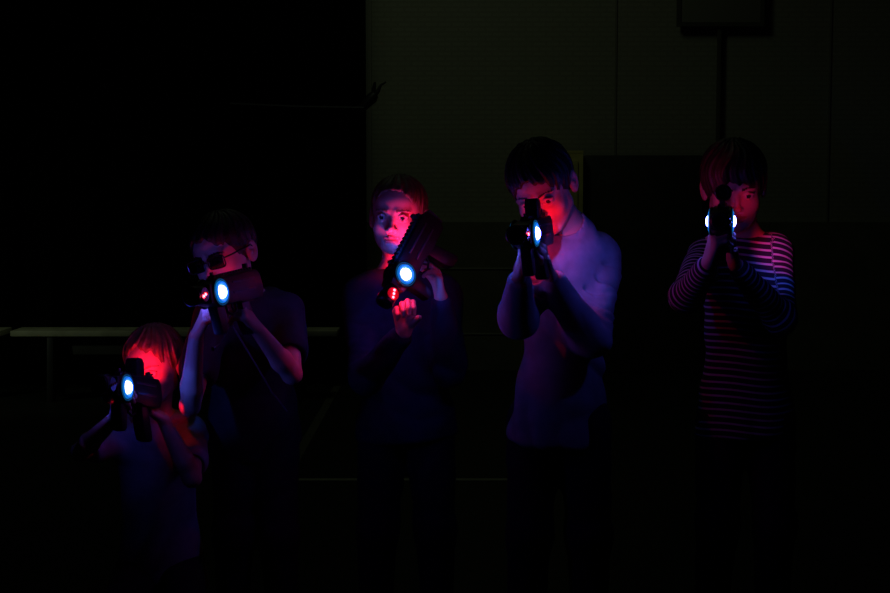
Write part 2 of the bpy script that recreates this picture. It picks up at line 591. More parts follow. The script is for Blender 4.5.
    if S['sleeve'] == 'long':
        # gathers around the elbow
        for s_, e_, w_ in ((sA, eA, wA), (sB, eB, wB)):
            a3 = V3(s_)
            ax3 = V3(e_) - a3
            la = float(np.linalg.norm(ax3)); ax3 = ax3 / la
            fw3 = np.array([0, -1, .1]); fw3 = fw3 - (fw3 @ ax3) * ax3; fw3 /= np.linalg.norm(fw3)
            sd3 = np.cross(ax3, fw3)
            G_ = S.get('gather', .003)

            def folds(x, y, z):
                px_, py_, pz_ = x - a3[0], y - a3[1], z - a3[2]
                u = px_ * ax3[0] + py_ * ax3[1] + pz_ * ax3[2]
                v = px_ * sd3[0] + py_ * sd3[1] + pz_ * sd3[2]
                w_2 = px_ * fw3[0] + py_ * fw3[1] + pz_ * fw3[2]
                rad = np.sqrt(v * v + w_2 * w_2)
                near = np.clip((.085 - rad) / .02, 0, 1) * np.clip((u - .01) / .03, 0, 1) * np.clip((la + .03 - u) / .03, 0, 1)
                out = 0
                for i_, t_ in enumerate((.30, .46, .60, .74, .88)):
                    tw = (.25, -.2, .3, -.1, .2)[i_]
                    c_ = t_ * la + tw * v - 5 * v * v + .004 * np.sin(60 * v + i_)
                    wd = .0065
                    gd = np.exp(-((u - c_) / wd) ** 2) - .55 * np.exp(-((u - c_ - .012) / .009) ** 2)
                    out = out + gd * np.clip(.55 + w_2 * 12, 0, 1) * (.6 + .4 * np.sin(3 * i_ + 40 * v))
                return out * G_ * near
            cl.displace(folds)
    # neck opening
    nd = (O - nb).normalized()
    if S.get('collar'):
        cl.add(cap(nb, nb + nd * S['collar'], .062 * sc, .056 * sc), .02)
    cl.sub(cap(nb + nd * (.012 + S.get('collar', 0)), nb + nd * .09, .046 * sc, .054 * sc), .006)
    cm, cv, _ = cl.mesh(S['top'])
    cv = np.empty(len(cm.vertices) * 3, dtype=np.float32); cm.vertices.foreach_get('co', cv); cv = cv.reshape(-1, 3)
    if S['cloth'] == 'stripes':
        at_ = cm.attributes.new('stripe', 'FLOAT', 'POINT')
        st = cv[:, 2].astype(np.float64).copy() + .006 * np.sin(cv[:, 0] * 22)
        best = np.full(len(cv), 1e9)
        tcx = .5 * (sA + sB)
        for i, (a_, b_) in enumerate(segs):
            a_, b_ = V3(a_), V3(b_)
            d_ = b_ - a_; Ls = float(np.linalg.norm(d_)); d_ = d_ / Ls
            t_ = np.clip((cv - a_) @ d_, 0, Ls)
            di = np.linalg.norm(cv - a_ - t_[:, None] * d_, axis=1)
            r_ = .066 * sc
            ok = (di < r_) & (di < best)
            if i % 2 == 0:
                ok &= np.abs(cv[:, 0] - tcx.x) > .075
                base = 0.0
            else:
                base = .2
            st[ok] = base + ((cv - a_) @ d_)[ok]
            best[ok] = di[ok]
        at_.data.foreach_set('value', st.astype(np.float32))
    top_o = link(S['top'], cm, M[S['cloth']], root)
    # collar band
    # --- trousers
    tr = Field(lo, hi, [], hc=.006)
    tr.add(loft(hip + Vector((0, 0, -.0)), top, xd, [(-.10, .100 * sc, .080 * sc), (0, .106 * sc, .084 * sc), (.10, .113 * sc, .084 * sc)], .004), .02)
    for key in ('legA', 'legB'):
        h_, k_, a_, t_ = S[key]
        tr.add(cap(h_, k_, .076 * sc, .060 * sc), .03)
        tr.add(cap(k_, Vector(k_).lerp(Vector(a_), .95), .060 * sc, .046 * sc), .03)
    tr.displace(wrinkle(S['seed'] + 7, .004))
    tm, _, _ = tr.mesh('trousers')
    link('trousers', tm, M['denim'], root)
    for key in ('legA', 'legB'):
        h_, k_, a_, t_ = S[key]
        a_, t_ = Vector(a_), Vector(t_)
        pl = [min(a_[i], t_[i]) - .1 for i in range(3)]; pl[2] = -.01
        sh = Field(pl, [max(a_[i], t_[i]) + .12 for i in range(3)], [], hc=.005)
        fd = (t_ - a_); fd.z = 0
        fd = fd.normalized() if fd.length > .01 else Vector((0, -1, 0))
        if S.get('kneel'):
            sh.add(cap(a_, t_, .040 * sc, .034 * sc))
        else:
            heel = Vector((a_.x, a_.y, .040)) - fd * .015
            toe = Vector((t_.x, t_.y, .034)) + fd * .02
            sh.add(cap(heel, toe, .040, .034))
            sh.add(cap(heel + Vector((0, 0, .01)), a_ + Vector((0, 0, .02)), .038, .040), .02)
            sh.sub(([pl[0], pl[1], -.5], [pl[0] + .8, pl[1] + .8, .004], lambda x, y, z: (z - .003) + 0 * x + 0 * y), .0)
        sm, _, _ = sh.mesh('shoe')
        link('shoe', sm, M['shoe'], root)
    return root, L, R


# ---------------------------------------------------------------- mesh helper for hard things
class MB:
    def __init__(self):
        self.bm = bmesh.new()

    def box(self, c, s, rot=None, bev=0.0):
        r = bmesh.ops.create_cube(self.bm, size=1)
        vs = r['verts']
        mtx = Matrix.Translation(Vector(c)) @ (rot.to_4x4() if rot else Matrix.Identity(4)) @ Matrix.Diagonal((s[0], s[1], s[2], 1))
        bmesh.ops.transform(self.bm, matrix=mtx, verts=vs)
        if bev:
            es = list({e for v in vs for e in v.link_edges})
            bmesh.ops.bevel(self.bm, geom=es, offset=bev, segments=2, affect='EDGES', profile=.6)
        return self

    def prism(self, pts, x0, x1, bev=0.0):
        """pts in the y-z plane, extruded along x"""
        a = [self.bm.verts.new((x0, y, z)) for y, z in pts]
        b = [self.bm.verts.new((x1, y, z)) for y, z in pts]
        n = len(pts)
        fs = [self.bm.faces.new(a[::-1]), self.bm.faces.new(b)]
        for i in range(n):
            fs.append(self.bm.faces.new((a[i], a[(i + 1) % n], b[(i + 1) % n], b[i])))
        bmesh.ops.recalc_face_normals(self.bm, faces=fs)
        if bev:
            es = list({e for f in fs for e in f.edges})
            bmesh.ops.bevel(self.bm, geom=es, offset=bev, segments=2, affect='EDGES', profile=.6)
        return self

    def lathe(self, prof, c, axis, seg=32):
        """prof = [(r, h)] turned around axis through c"""
        axis = Vector(axis).normalized()
        q = Vector((0, 0, 1)).rotation_difference(axis)
        rings = []
        for r, h in prof:
            if r < 1e-6:
                rings.append([self.bm.verts.new(Vector(c) + q @ Vector((0, 0, h)))])
            else:
                rings.append([self.bm.verts.new(Vector(c) + q @ Vector((r * math.cos(2 * math.pi * i / seg), r * math.sin(2 * math.pi * i / seg), h))) for i in range(seg)])
        fs = []
        for a, b in zip(rings, rings[1:]):
            for i in range(seg):
                j = (i + 1) % seg
                if len(a) == 1 and len(b) == 1: continue
                if len(a) == 1: fs.append(self.bm.faces.new((a[0], b[j], b[i])))
                elif len(b) == 1: fs.append(self.bm.faces.new((a[i], a[j], b[0])))
                else: fs.append(self.bm.faces.new((a[i], a[j], b[j], b[i])))
        bmesh.ops.recalc_face_normals(self.bm, faces=fs)
        return self

    def tube(self, pts, r, seg=10):
        pts = [Vector(p) for p in pts]
        rings = []
        prev = None
        for i, p in enumerate(pts):
            d = (pts[min(i + 1, len(pts) - 1)] - pts[max(i - 1, 0)]).normalized()
            if prev is None:
                u = d.cross(Vector((0, 0, 1)))
                if u.length < .1: u = d.cross(Vector((1, 0, 0)))
            else:
                u = prev - prev.dot(d) * d
            u.normalize(); prev = u
            w = d.cross(u)
            rr = r[i] if isinstance(r, (list, tuple)) else r
            rings.append([self.bm.verts.new(p + (u * math.cos(2 * math.pi * k / seg) + w * math.sin(2 * math.pi * k / seg)) * rr) for k in range(seg)])
        fs = []
        for a, b in zip(rings, rings[1:]):
            for k in range(seg):
                fs.append(self.bm.faces.new((a[k], a[(k + 1) % seg], b[(k + 1) % seg], b[k])))
        fs.append(self.bm.faces.new(rings[0][::-1])); fs.append(self.bm.faces.new(rings[-1]))
        bmesh.ops.recalc_face_normals(self.bm, faces=fs)
        return self

    def build(self, name, m, parent=None, smooth=True):
        me = bpy.data.meshes.new(name)
        self.bm.to_mesh(me); self.bm.free()
        if smooth:
            for p in me.polygons: p.use_smooth = True
            try:
                me.set_sharp_from_angle(angle=math.radians(35))
            except Exception:
                pass
        return link(name, me, m, parent)


# ---------------------------------------------------------------- laser blaster
def make_blaster(scope=True, red=(1, 1, 1), hood=False):
    root = bpy.data.objects.new('laser_blaster', None)
    root.empty_display_size = .1
    col.objects.link(root)
    G, GG = M['gun'], M['gun_grey']
    MB().prism([(-.205, .026), (-.19, .040), (-.02, .036), (.045, .026), (.045, -.020), (-.005, -.034), (-.08, -.030), (-.11, -.036), (-.20, -.034), (-.212, -.01)], -.024, .024, .005).build('receiver', G, root)
    MB().box((0, -.214, .0), (.030, .014, .052), bev=.004).build('butt_pad', GG, root)
    m = MB()
    m.lathe([(0, 0), (.019, 0), (.021, .004), (.021, .030), (.024, .034), (.024, .056), (.020, .060), (.013, .060), (.012, .050), (0, .050)], (0, .038, .004), (0, 1, 0), 28)
    m.build('barrel', G, root)
    MB().lathe([(0, 0), (.0115, 0), (.0100, .003), (0, .005)], (0, .087, .004), (0, 1, 0), 20).build('front_lens', M['lens'], root)
    m = MB()
    m.prism([(-.19, .038), (-.19, .043), (.0, .039), (.0, .034)], -.009, .009)
    for i in range(14):
        y = -.186 + i * .0135
        m.box((0, y, .0445 - (y + .19) * .021), (.020, .0065, .006), bev=.0008)
    m.build('top_rail', GG, root, False)
    if scope:
        sc_ = MB().lathe([(0, 0), (.021, 0), (.0225, .004), (.0225, .020), (.0165, .030), (.0155, .070), (.019, .084), (.020, .112), (.0165, .114), (.0155, .104), (0, .103)], (0, -.17, .074), (0, 1, 0), 28).build('scope', G, root)
        MB().lathe([(0, 0), (.0150, 0), (.0100, .003), (0, .004)], (0, -.0665, .074), (0, 1, 0), 20).build('scope_lens', M['lens'], sc_)
        for y in (-.135, -.085):
            MB().box((0, y, .052), (.014, .016, .020), bev=.002).build('scope_mount', GG, root)
    else:
        MB().box((0, -.175, .050), (.012, .010, .016), bev=.002).build('rear_sight', GG, root)
        MB().box((0, -.012, .044), (.006, .010, .016), bev=.002).build('front_sight', GG, root)
    if hood:
        MB().prism([(-.075, .034), (-.125, .036), (-.122, .075), (-.112, .086), (-.085, .086), (-.078, .076)], -.016, .016, .004).build('sight_hood', G, root)
    MB().prism([(-.105, -.030), (-.145, -.032), (-.170, -.112), (-.164, -.122), (-.132, -.118), (-.118, -.09)], -.015, .015, .005).build('pistol_grip', G, root)
    MB().prism([(.010, -.028), (-.030, -.032), (-.028, -.095), (-.020, -.102), (.0, -.100)], -.014, .014, .006).build('fore_grip', G, root)
    MB().tube([(0, -.105, -.03), (0, -.100, -.052), (0, -.080, -.060), (0, -.058, -.052), (0, -.052, -.03)], .003, 8).build('trigger_guard', G, root)
    MB().tube([(0, -.086, -.030), (0, -.082, -.040), (0, -.088, -.051)], .003, 8).build('trigger', GG, root)
    for s in (-1, 1):
        for z in (.020, -.006):
            MB().box((s * .0245, -.115, z), (.004, .11, .006), bev=.0012).build('side_trim', GG, root)
        h = MB().lathe([(.0205, 0), (.036, 0), (.037, .003), (.034, .007), (.0325, .006), (.0205, .006)], (s * .021, 0, .002), (s, 0, 0), 40).build('light_housing', M['gun'], root)
        MB().lathe([(.0300, .006), (.0312, .009), (.0322, .006)], (s * .021, 0, .002), (s, 0, 0), 40).build('light_rim', M['blue_faint'], h)
        MB().lathe([(.0170, .007), (.0200, .010), (.0235, .011), (.0265, .009), (.0275, .006)], (s * .021, 0, .002), (s, 0, 0), 40).build('diffuser_ring', M['blue_ring'], h)
        MB().lathe([(.0160, .005), (.0155, .010), (.0125, .014), (.007, .0165), (0, .0175)], (s * .021, 0, .002), (s, 0, 0), 32).build('blue_light', M['blue_core'], h)
        c = MB().lathe([(0, 0), (.0165, 0), (.0175, .002), (.0165, .0045), (0, .005)], (s * .020, .069, .004), (s, 0, 0), 32).build('led_backing_disc', M['red_bloom'] if all(red) else M['gun_grey'], root)  # disc under the red LEDs; where red, its emission imitates their bloom
        for k in range(3):
            d = (k - 1) * .0095
            MB().lathe([(.0036, 0), (.0034, .0015), (.0022, .0028), (0, .0032)], (s * .0245, .069 + d, .004 - d * .35), (s, 0, 0), 16).build('red_light', M['red_led'] if red[k] else M['red_off'], c)
    return root


def copy_tree(o, parent=None):
    c = o.copy(); col.objects.link(c)
    if parent: c.parent = parent
    for ch in list(o.children):
        if ch.type != 'LIGHT': copy_tree(ch, c)
    return c


def aim(o, disc, rear, up):
    fw = (disc - rear).normalized()
    up = Vector(up); up = (up - up.dot(fw) * fw).normalized()
    rt = fw.cross(up)
    Mx = Matrix((rt, fw, up)).transposed().to_4x4()
    Mx.translation = disc
    o.matrix_world = Mx
    return Mx


def lamp(name, loc, color, watts, radius=.006, kind='POINT', target=None, spot=60, blend=.6):
    l = bpy.data.lights.new(name, kind)
    l.color = color; l.energy = watts
    l.shadow_soft_size = radius
    o = bpy.data.objects.new(name, l); col.objects.link(o)
    o.location = loc
    if kind == 'SPOT':
        l.spot_size = math.radians(spot); l.spot_blend = blend
        o.rotation_euler = (Vector(target) - Vector(loc)).to_track_quat('-Z', 'Y').to_euler()
    return o


RED = (1.0, .006, .035)
BLUE = (.045, .11, 1.0)


def stand(cx, Y, hz, w=.075, fw=-.12):
    """standing legs at world x cx; returns legA, legB (hip, knee, ankle, toe)"""
    out = []
    for s in (1, -1):
        out.append((Vector((cx + s * w * .9, Y, hz - .02)), Vector((cx + s * w * 1.1, Y - .03, hz * .54)),
                    Vector((cx + s * w * 1.2, Y + .01, .075)), Vector((cx + s * w * 1.45, Y + fw, .035))))
    return out


KIDS = []
# crouching child at far left
Yk = 3.75
hipc = Vector((X(157, 3.98), 3.98, .27))
KIDS.append(dict(
    head=P(154, 367, 3.76), rot=(-12, 8, -4), hs=.93, sc=.86, seed=1, hair='hair_fair', hairlen=.009, fringe=.036, tuft=.003, jag=.010,
    label='child crouching at far left with fringed hair, face lit red, aiming a blaster',
    neck=P(156, 414, 3.83), hip=hipc, sA=P(191, 434, 3.84), sB=P(117, 438, 3.82),
    eA=P(192, 478, 3.62), wA=P(163, 419, 3.58), eB=P(80, 452, 3.68), wB=P(115, 418, 3.43),
    legA=(hipc + Vector((.06, 0, 0)), Vector((hipc.x + .12, 3.66, .07)), Vector((hipc.x + .05, 4.00, .065)), Vector((hipc.x + .05, 4.10, .04))),
    legB=(hipc + Vector((-.06, 0, 0)), Vector((hipc.x - .12, 3.66, .07)), Vector((hipc.x - .09, 4.02, .065)), Vector((hipc.x - .09, 4.12, .04))),
    fA=(-.5, -.5, .5), nA=(-.7, -.3, -.2), fB=(.1, -.45, .75), nB=(.8, .1, .1), kneel=True, hand=.76,
    sleeve='short', top='t_shirt', cloth='grey_shirt', loose=.010))
# glasses
lg = stand(X(254, 4.0), 4.0, .67, .060)
KIDS.append(dict(
    head=P(225, 256, 3.70), rot=(-22, 12, -13), hs=.97, sc=.93, seed=2, hair='hair_brown', hairlen=.010, fringe=.020,
    label='child in glasses and dark t-shirt, second from left, aiming a blaster',
    neck=P(246, 296, 3.83), hip=Vector((X(253, 4.0), 4.0, .67)), sA=P(286, 312, 3.87), sB=P(212, 316, 3.79),
    eA=P(292, 374, 3.62), wA=P(256, 328, 3.50), eB=P(190, 406, 3.58), wB=P(196, 337, 3.42),
    legA=lg[0], legB=lg[1], fA=(-.35, -.45, .6), nA=(-.7, .2, -.3), fB=(.35, -.25, .7), nB=(.7, .15, .15), hand=.80,
    cB=(45, 55, 40), sleeve='short', top='t_shirt', cloth='black_shirt', loose=.014, wr=.007))
# middle
lg = stand(X(406, 4.0), 4.0, .70)
KIDS.append(dict(
    head=P(398, 217, 3.97), rot=(-9, 1, 2), hs=1.0, sc=.96, seed=3, hair='hair_fair', hairlen=.006, fringe=.040, jag=.003, fw=.104, mouth=.0012,
    label='child in dark navy top standing in the middle, whole face uncovered',
    neck=P(397, 266, 4.01), hip=Vector((X(406, 4.0), 4.0, .70)), sA=P(443, 296, 4.02), sB=P(361, 297, 4.02),
    eA=P(449, 368, 3.90), wA=P(441, 297, 3.80), eB=P(366, 378, 3.84), tB=1.5, wB=P(404, 333, 3.69),
    legA=lg[0], legB=lg[1], fA=(-.12, -.2, .95), nA=(-1, -.15, -.05), fB=(-.02, -.1, .9), nB=(.15, -.9, .05), hand=.84,
    cA=(30, 55, 40), cB=(55, 80, 50), sleeve='long', top='sweatshirt', cloth='navy', loose=.014, wr=.007))
# grey top
lg = stand(X(560, 3.85), 3.85, .73)
KIDS.append(dict(
    head=P(543, 189, 3.72), rot=(-15, 26, -15), hs=1.03, sc=1.02, seed=4, hair='hair_dark', hairlen=.012, fringe=.012, tuft=.0035,
    label='dark-haired child in pale grey long-sleeved top, leaning cheek down to a blaster',
    neck=P(574, 236, 3.84), hip=Vector((X(560, 3.85), 3.85, .73)), sA=P(600, 256, 3.90), sB=P(538, 264, 3.74),
    eA=P(590, 338, 3.72), wA=P(551, 277, 3.58), eB=P(519, 318, 3.60), wB=P(519, 278, 3.44),
    legA=lg[0], legB=lg[1], fA=(-.25, -.45, .75), nA=(-.75, -.1, -.2), fB=(.15, -.25, .8), nB=(.75, .1, .1), hand=.86,
    sleeve='long', top='long_sleeved_shirt', cloth='grey_shirt', loose=.016, wr=.009, gather=.012, collar=.028))
# striped
lg = stand(X(748, 4.0), 4.0, .72)
KIDS.append(dict(
    head=P(734, 188, 3.92), rot=(-6, 16, -3), hs=1.04, sc=.98, seed=5, hair='hair_brown', hairlen=.015, fringe=-.012, low=-.035, tuft=.003, earcut=False,
    label='child in dark striped long-sleeved top at far right, aiming a blaster',
    neck=P(746, 240, 4.0), hip=Vector((X(748, 4.0), 4.0, .72)), sA=P(776, 252, 3.98), sB=P(704, 258, 3.96),
    eA=P(780, 318, 3.82), wA=P(735, 264, 3.68), eB=P(686, 296, 3.76), wB=P(708, 264, 3.58),
    legA=lg[0], legB=lg[1], fA=(-.25, -.45, .7), nA=(-.75, -.1, -.2), fB=(.15, -.25, .75), nB=(.75, .1, .1), hand=.85,
    sleeve='long', top='striped_top', cloth='stripes', loose=.010, wr=.005))

built = [kid(S) for S in KIDS]

GUNS = [
    (P(117, 389, 3.38), P(161, 397, 3.62), (-.10, 0, 1), 'black blaster with blue side light held by the crouching child'),
    (P(212, 294, 3.36), P(258, 284, 3.57), (-.16, 0, 1), 'black blaster with blue side light aimed by the child in glasses'),
    (P(400, 277, 3.67), P(428, 226, 3.78), (-.74, -.5, .35), 'black blaster held aslant, round blue light facing the camera'),
    (P(525, 235, 3.38), P(550, 230, 3.64), (-.08, 0, 1), 'black blaster aimed from the cheek of the child in grey'),
    (P(721, 222, 3.56), P(724, 220, 3.84), (0, 0, 1), 'black blaster aimed straight ahead by the striped child'),
]
guns = []
for i, (d, r, up, lab) in enumerate(GUNS):
    g = make_blaster(i == 4, ((0, 0, 0), (0, 1, 1), (1, 1, 1), (0, 1, 0), (0, 0, 0))[i], i in (0, 3))
    aim(g, d, r, up)
    tag(g, lab, 'toy gun', 'laser tag blasters held by the children')
    guns.append(g)
bpy.context.view_layer.update()

# spectacles
root, Lh, Rh = built[1]
sp = bpy.data.objects.new('spectacles', None); col.objects.link(sp)
sp.matrix_world = Matrix.LocRotScale(Lh(0, 0, 0), Rh.to_quaternion(), Vector((.97,) * 3))
tag(sp, 'dark rectangular spectacles worn by second child from left', 'glasses')
m = MB()
for s in (-1, 1):
    cx, w, h = s * .033, .025, .0165
    pts = []
    for k in range(25):
        a = 2 * math.pi * k / 24
        ca, sa = math.cos(a), math.sin(a)
        e = .45
        pts.append((cx + w * math.copysign(abs(ca) ** e, ca), -.1015 + abs(s * w * ca + s * 0 + cx) * .12, .001 + h * math.copysign(abs(sa) ** e, sa)))
    m.tube(pts, .0022, 8)
m.tube([(-.009, -.102, .005), (0, -.107, .007), (.009, -.102, .005)], .0020, 8)
m.build('rim', M['frame_black'], sp)
for s in (-1, 1):
    MB().tube([(s * .057, -.094, .008), (s * .073, -.080, .010), (s * .080, -.03, .012), (s * .0815, .012, .012), (s * .0815, .030, -.006)], .0024, 8).build('temple', M['frame_black'], sp)
    MB().box((s * .033, -.0985, .001), (.046, .0012, .030), bev=.0004).build('lens', M['glass'], sp, False)

# wrist lanyards and cord
def tubething(name, pts, r, m_, lab, cat):
    o = MB().tube(pts, r, 8).build(name, m_)
    tag(o, lab, cat)
    return o


g1 = guns[1].matrix_world
pA = g1 @ Vector((.006, -.20, -.122)); 
c0 = P(232, 325, 3.42)
tubething('sling_cord', [P(232, 325, 3.40), P(243, 343, 3.42), P(258, 368, 3.44), P(272, 392, 3.47), P(287, 411, 3.52)], .0022, M['cord'],
          'thin pale sling cord hanging below the blaster of the child in glasses', 'cord')
lan = MB().tube([P(229, 322, 3.38), P(227, 333, 3.38), P(222, 343, 3.38), P(214, 348, 3.38)], .0016, 8).build('lanyard', M['cord'])
tag(lan, 'short curved lanyard with metal clip under second blaster from left', 'cord')
MB().box(P(213, 349, 3.38), (.008, .004, .010), bev=.001).build('clip', M['metal'], lan)

# ---------------------------------------------------------------- added lamp placed on a blaster
def glow(gi, local, color, watts, name, r=.005):
    p = guns[gi].matrix_world @ Vector(local)
    return lamp(name, p, color, watts, r)


exec_lights = True
# ---------------------------------------------------------------- the hall
WY = 10.5


def wall_mat(name, c1, c2, mortar, bw, bh, bump=.4):
    m = bpy.data.materials.new(name); m.use_nodes = True
    nt = m.node_tree; b = nt.nodes['Principled BSDF']
    tc = nt.nodes.new('ShaderNodeTexCoord')
    mp = nt.nodes.new('ShaderNodeMapping'); mp.inputs['Rotation'].default_value = (math.pi / 2, 0, 0)
    nt.links.new(tc.outputs['Object'], mp.inputs['Vector'])
    br = nt.nodes.new('ShaderNodeTexBrick')
    br.inputs['Color1'].default_value = (*c1, 1); br.inputs['Color2'].default_value = (*c2, 1); br.inputs['Mortar'].default_value = (*mortar, 1)
    br.inputs['Scale'].default_value = 1; br.inputs['Brick Width'].default_value = bw; br.inputs['Row Height'].default_value = bh
    br.inputs['Mortar Size'].default_value = .008
    nt.links.new(mp.outputs[0], br.inputs['Vector'])
    nt.links.new(br.outputs['Color'], b.inputs['Base Color'])
    b.inputs['Roughness'].default_value = .85
    return m


M['brick'] = wall_mat('painted_brick', (.42, .43, .30), (.39, .40, .28), (.36, .36, .26), .10, .036)
M['pad'] = mat('padded_panel', (.19, .19, .11), .8, noise=(6, .85, 1.15))
M['joint'] = mat('wall_joint', (.28, .28, .2), .8)
M['stand'] = mat('painted_steel', (.11, .11, .08), .7, spec=.2)
M['seam'] = mat('pale_seam', (.42, .42, .30), .6)
M['curtain'] = mat('black_curtain', (.003, .003, .003), .95, noise=(12, .7, 1.3), spec=0.0)
M['floor'] = mat('dark_sports_floor', (.022, .024, .020), .45, noise=(3, .85, 1.15), spec=.25)
M['line'] = mat('floor_line_paint', (.38, .38, .24), .6, noise=(30, .8, 1.1))
M['wood'] = mat('pale_bench_wood', (.55, .54, .36), .5, noise=(9, .8, 1.15))
M['dark_wood'] = mat('dark_board', (.05, .05, .04), .6, noise=(8, .8, 1.2))
M['olive'] = mat('olive_wood_panel', (.75, .68, .2), .55, noise=(7, .8, 1.15))
M['iron'] = mat('dark_iron', (.012, .012, .012), .5, noise=(20, .8, 1.2))
M['ceil'] = mat('ceiling_panel', (.08, .08, .08), .9, noise=(3, .9, 1.1))


def struct(name, mb, m_, kind='structure'):
    o = mb.build(name, m_, None, False); o['kind'] = kind
    return o


struct('floor', MB().box((0, 4, -.05), (16, 16, .1)), M['floor'])
struct('wall_back', MB().box((0, WY + .1, 3), (16, .2, 6)), M['brick'])
struct('wall_left', MB().box((-8.1, 4, 3), (.2, 16, 6)), M['pad'])
struct('wall_right', MB().box((8.1, 4, 3), (.2, 16, 6)), M['pad'])
struct('wall_front', MB().box((0, -4.1, 3), (16, .2, 6)), M['pad'])
struct('ceiling', MB().box((0, 4, 6.05), (16.4, 16.4, .1)), M['ceil'])

xw = lambda px: X(px, WY)
zw = lambda py: P(445, py, WY).z
# wainscot of padded panels with pale seams
ww = struct('trim_1', MB().box(((xw(365) + 8) / 2, WY - .025, zw(222) / 2), (8 - xw(365), .05, zw(222))), M['pad'])
struct('trim_2', MB().box(((xw(365) + xw(700)) / 2, WY - .054, zw(268)), (xw(700) - xw(365), .008, .010)), M['seam'])
struct('trim_3', MB().box(((xw(365) + xw(700)) / 2, WY - .054, zw(333)), (xw(700) - xw(365), .008, .010)), M['seam'])
struct('trim_4', MB().box((xw(614), WY - .006, (6 + zw(222)) / 2), (.014, .012, 6 - zw(222))), M['joint'])
struct('trim_5', MB().box((xw(826), WY - .006, (6 + zw(222)) / 2), (.014, .012, 6 - zw(222))), M['joint'])
# pale edge strip by the curtain
struct('trim_6', MB().box((xw(369), WY - .03, (6 + zw(222)) / 2), (.05, .06, 6 - zw(222))), M['seam'])

# floor markings
def fl(px, py):
    c, s = math.cos(TILT), math.sin(TILT)
    u = (296.5 - py) / F
    d = Vector(((px - 445) / F, c + u * s, -s + u * c))
    t = -CAMZ / d.z
    return Vector((d.x * t, d.y * t, 0))


def floor_line(name, a, b, w):
    d = (b - a).normalized(); n = Vector((-d.y, d.x, 0)) * w / 2
    bm = MB()
    vs = [bm.bm.verts.new(v + Vector((0, 0, z))) for z in (-.001, .003) for v in (a - n, b - n, b + n, a + n)]
    for f in ((0, 3, 2, 1), (4, 5, 6, 7), (0, 1, 5, 4), (1, 2, 6, 5), (2, 3, 7, 6), (3, 0, 4, 7)):
        bm.bm.faces.new([vs[i] for i in f])
    return struct(name, bm, M['line'])


a, b = fl(230, 480), fl(520, 480)
floor_line('trim_7', a, b, .05)
a, b = fl(342, 378), fl(285, 478)
floor_line('trim_8', a, b, .05).data.materials[0] = mat('dark_line_paint', (.11, .11, .07), .7, noise=(25, .6, 1.3))  # darker, more mottled version of the line paint

# curtain with folds
def curtain():
    m = MB()
    x0, x1 = -7.9, X(366, 9.6)
    n = 260
    fr, bk = [], []
    for i in range(n + 1):
        x = x0 + (x1 - x0) * i / n
        y = 9.62 + .06 * math.sin(x * 19) + .02 * math.sin(x * 43 + 1)
        for z, arr in ((.02, fr), (5.6, fr)):
            pass
        fr.append((m.bm.verts.new((x, y, .02)), m.bm.verts.new((x + .0, y, 2.0)), m.bm.verts.new((x, y * .5 + 4.81, 5.6))))
        bk.append((m.bm.verts.new((x, y + .012, .02)), m.bm.verts.new((x, y + .012, 2.0)), m.bm.verts.new((x, y * .5 + 4.822, 5.6))))
    for i in range(n):
        for j in range(2):
            m.bm.faces.new((fr[i][j], fr[i + 1][j], fr[i + 1][j + 1], fr[i][j + 1]))
            m.bm.faces.new((bk[i][j + 1], bk[i + 1][j + 1], bk[i + 1][j], bk[i][j]))
    for i in (0, n):
        for j in range(2):
            m.bm.faces.new((fr[i][j], fr[i][j + 1], bk[i][j + 1], bk[i][j]))
    for j in (0, 2):
        for i in range(n):
            m.bm.faces.new((fr[i][j], fr[i + 1][j], bk[i + 1][j], bk[i][j]))
    bmesh.ops.recalc_face_normals(m.bm, faces=m.bm.faces[:])
    return m


c = curtain().build('stage_curtain', M['curtain'])
tag(c, 'tall black curtain covering the left half of the hall wall', 'curtain')
struct('trim_9', MB().box(((-7.9 + X(366, 9.6)) / 2, 9.62, 5.64), (7.9 + X(366, 9.6), .06, .08)), M['iron'])

# bracket with prongs on the curtain edge
bp = lambda px, py: P(px, py, 9.56)
br = MB().tube([bp(362, 108), bp(367, 103), bp(372, 98), bp(375, 94)], [.03, .034, .04, .028]).build('hook_bracket', M['iron'])
tag(br, 'small black pronged hook sticking out from curtain edge against the wall', 'hook')
for pts in ([(373, 96), (374, 88), (375, 82)], [(374, 96), (378, 91), (381, 85), (386, 82)]):
    MB().tube([bp(*p) for p in pts], [.018, .014, .008][:len(pts)] + [.006] * (len(pts) - 3)).build('prong', M['iron'], br)
struct('trim_10', MB().tube([P(230, 104, 9.4), P(300, 107, 9.4), P(364, 108, 9.4)], .012), M['iron'])

# gym bench in front of the curtain
def bench(px0, px1, Y, lab):
    r = bpy.data.objects.new('gym_bench', None); col.objects.link(r)
    x0, x1 = X(px0, Y), X(px1, Y)
    zt = P(445, 329, Y).z
    r.location = ((x0 + x1) / 2, Y, 0)
    hw = (x1 - x0) / 2
    MB().box((0, .0, zt - .018), (hw * 2, .25, .036), bev=.005).build('seat', M['wood'], r)
    MB().box((0, 0, zt - .10), (hw * 2 - .5, .03, .128), bev=.003).build('rail', M['dark_wood'], r)
    for s in (-1, 1):
        MB().prism([(-.11, zt - .036), (.11, zt - .036), (.15, .0), (.08, .0), (.05, .06), (-.05, .06), (-.08, 0), (-.15, 0)], s * (hw - .25) - .02, s * (hw - .25) + .02, .003).build('leg', M['iron'], r)
    tag(r, lab, 'bench', 'low gym benches along the curtain')
    return r


bench(-330, 4, 9.0, 'low pale gym bench at left edge, cut off by the photo')
bench(14, 338, 9.0, 'low pale gym bench before the curtain, behind the two left children')

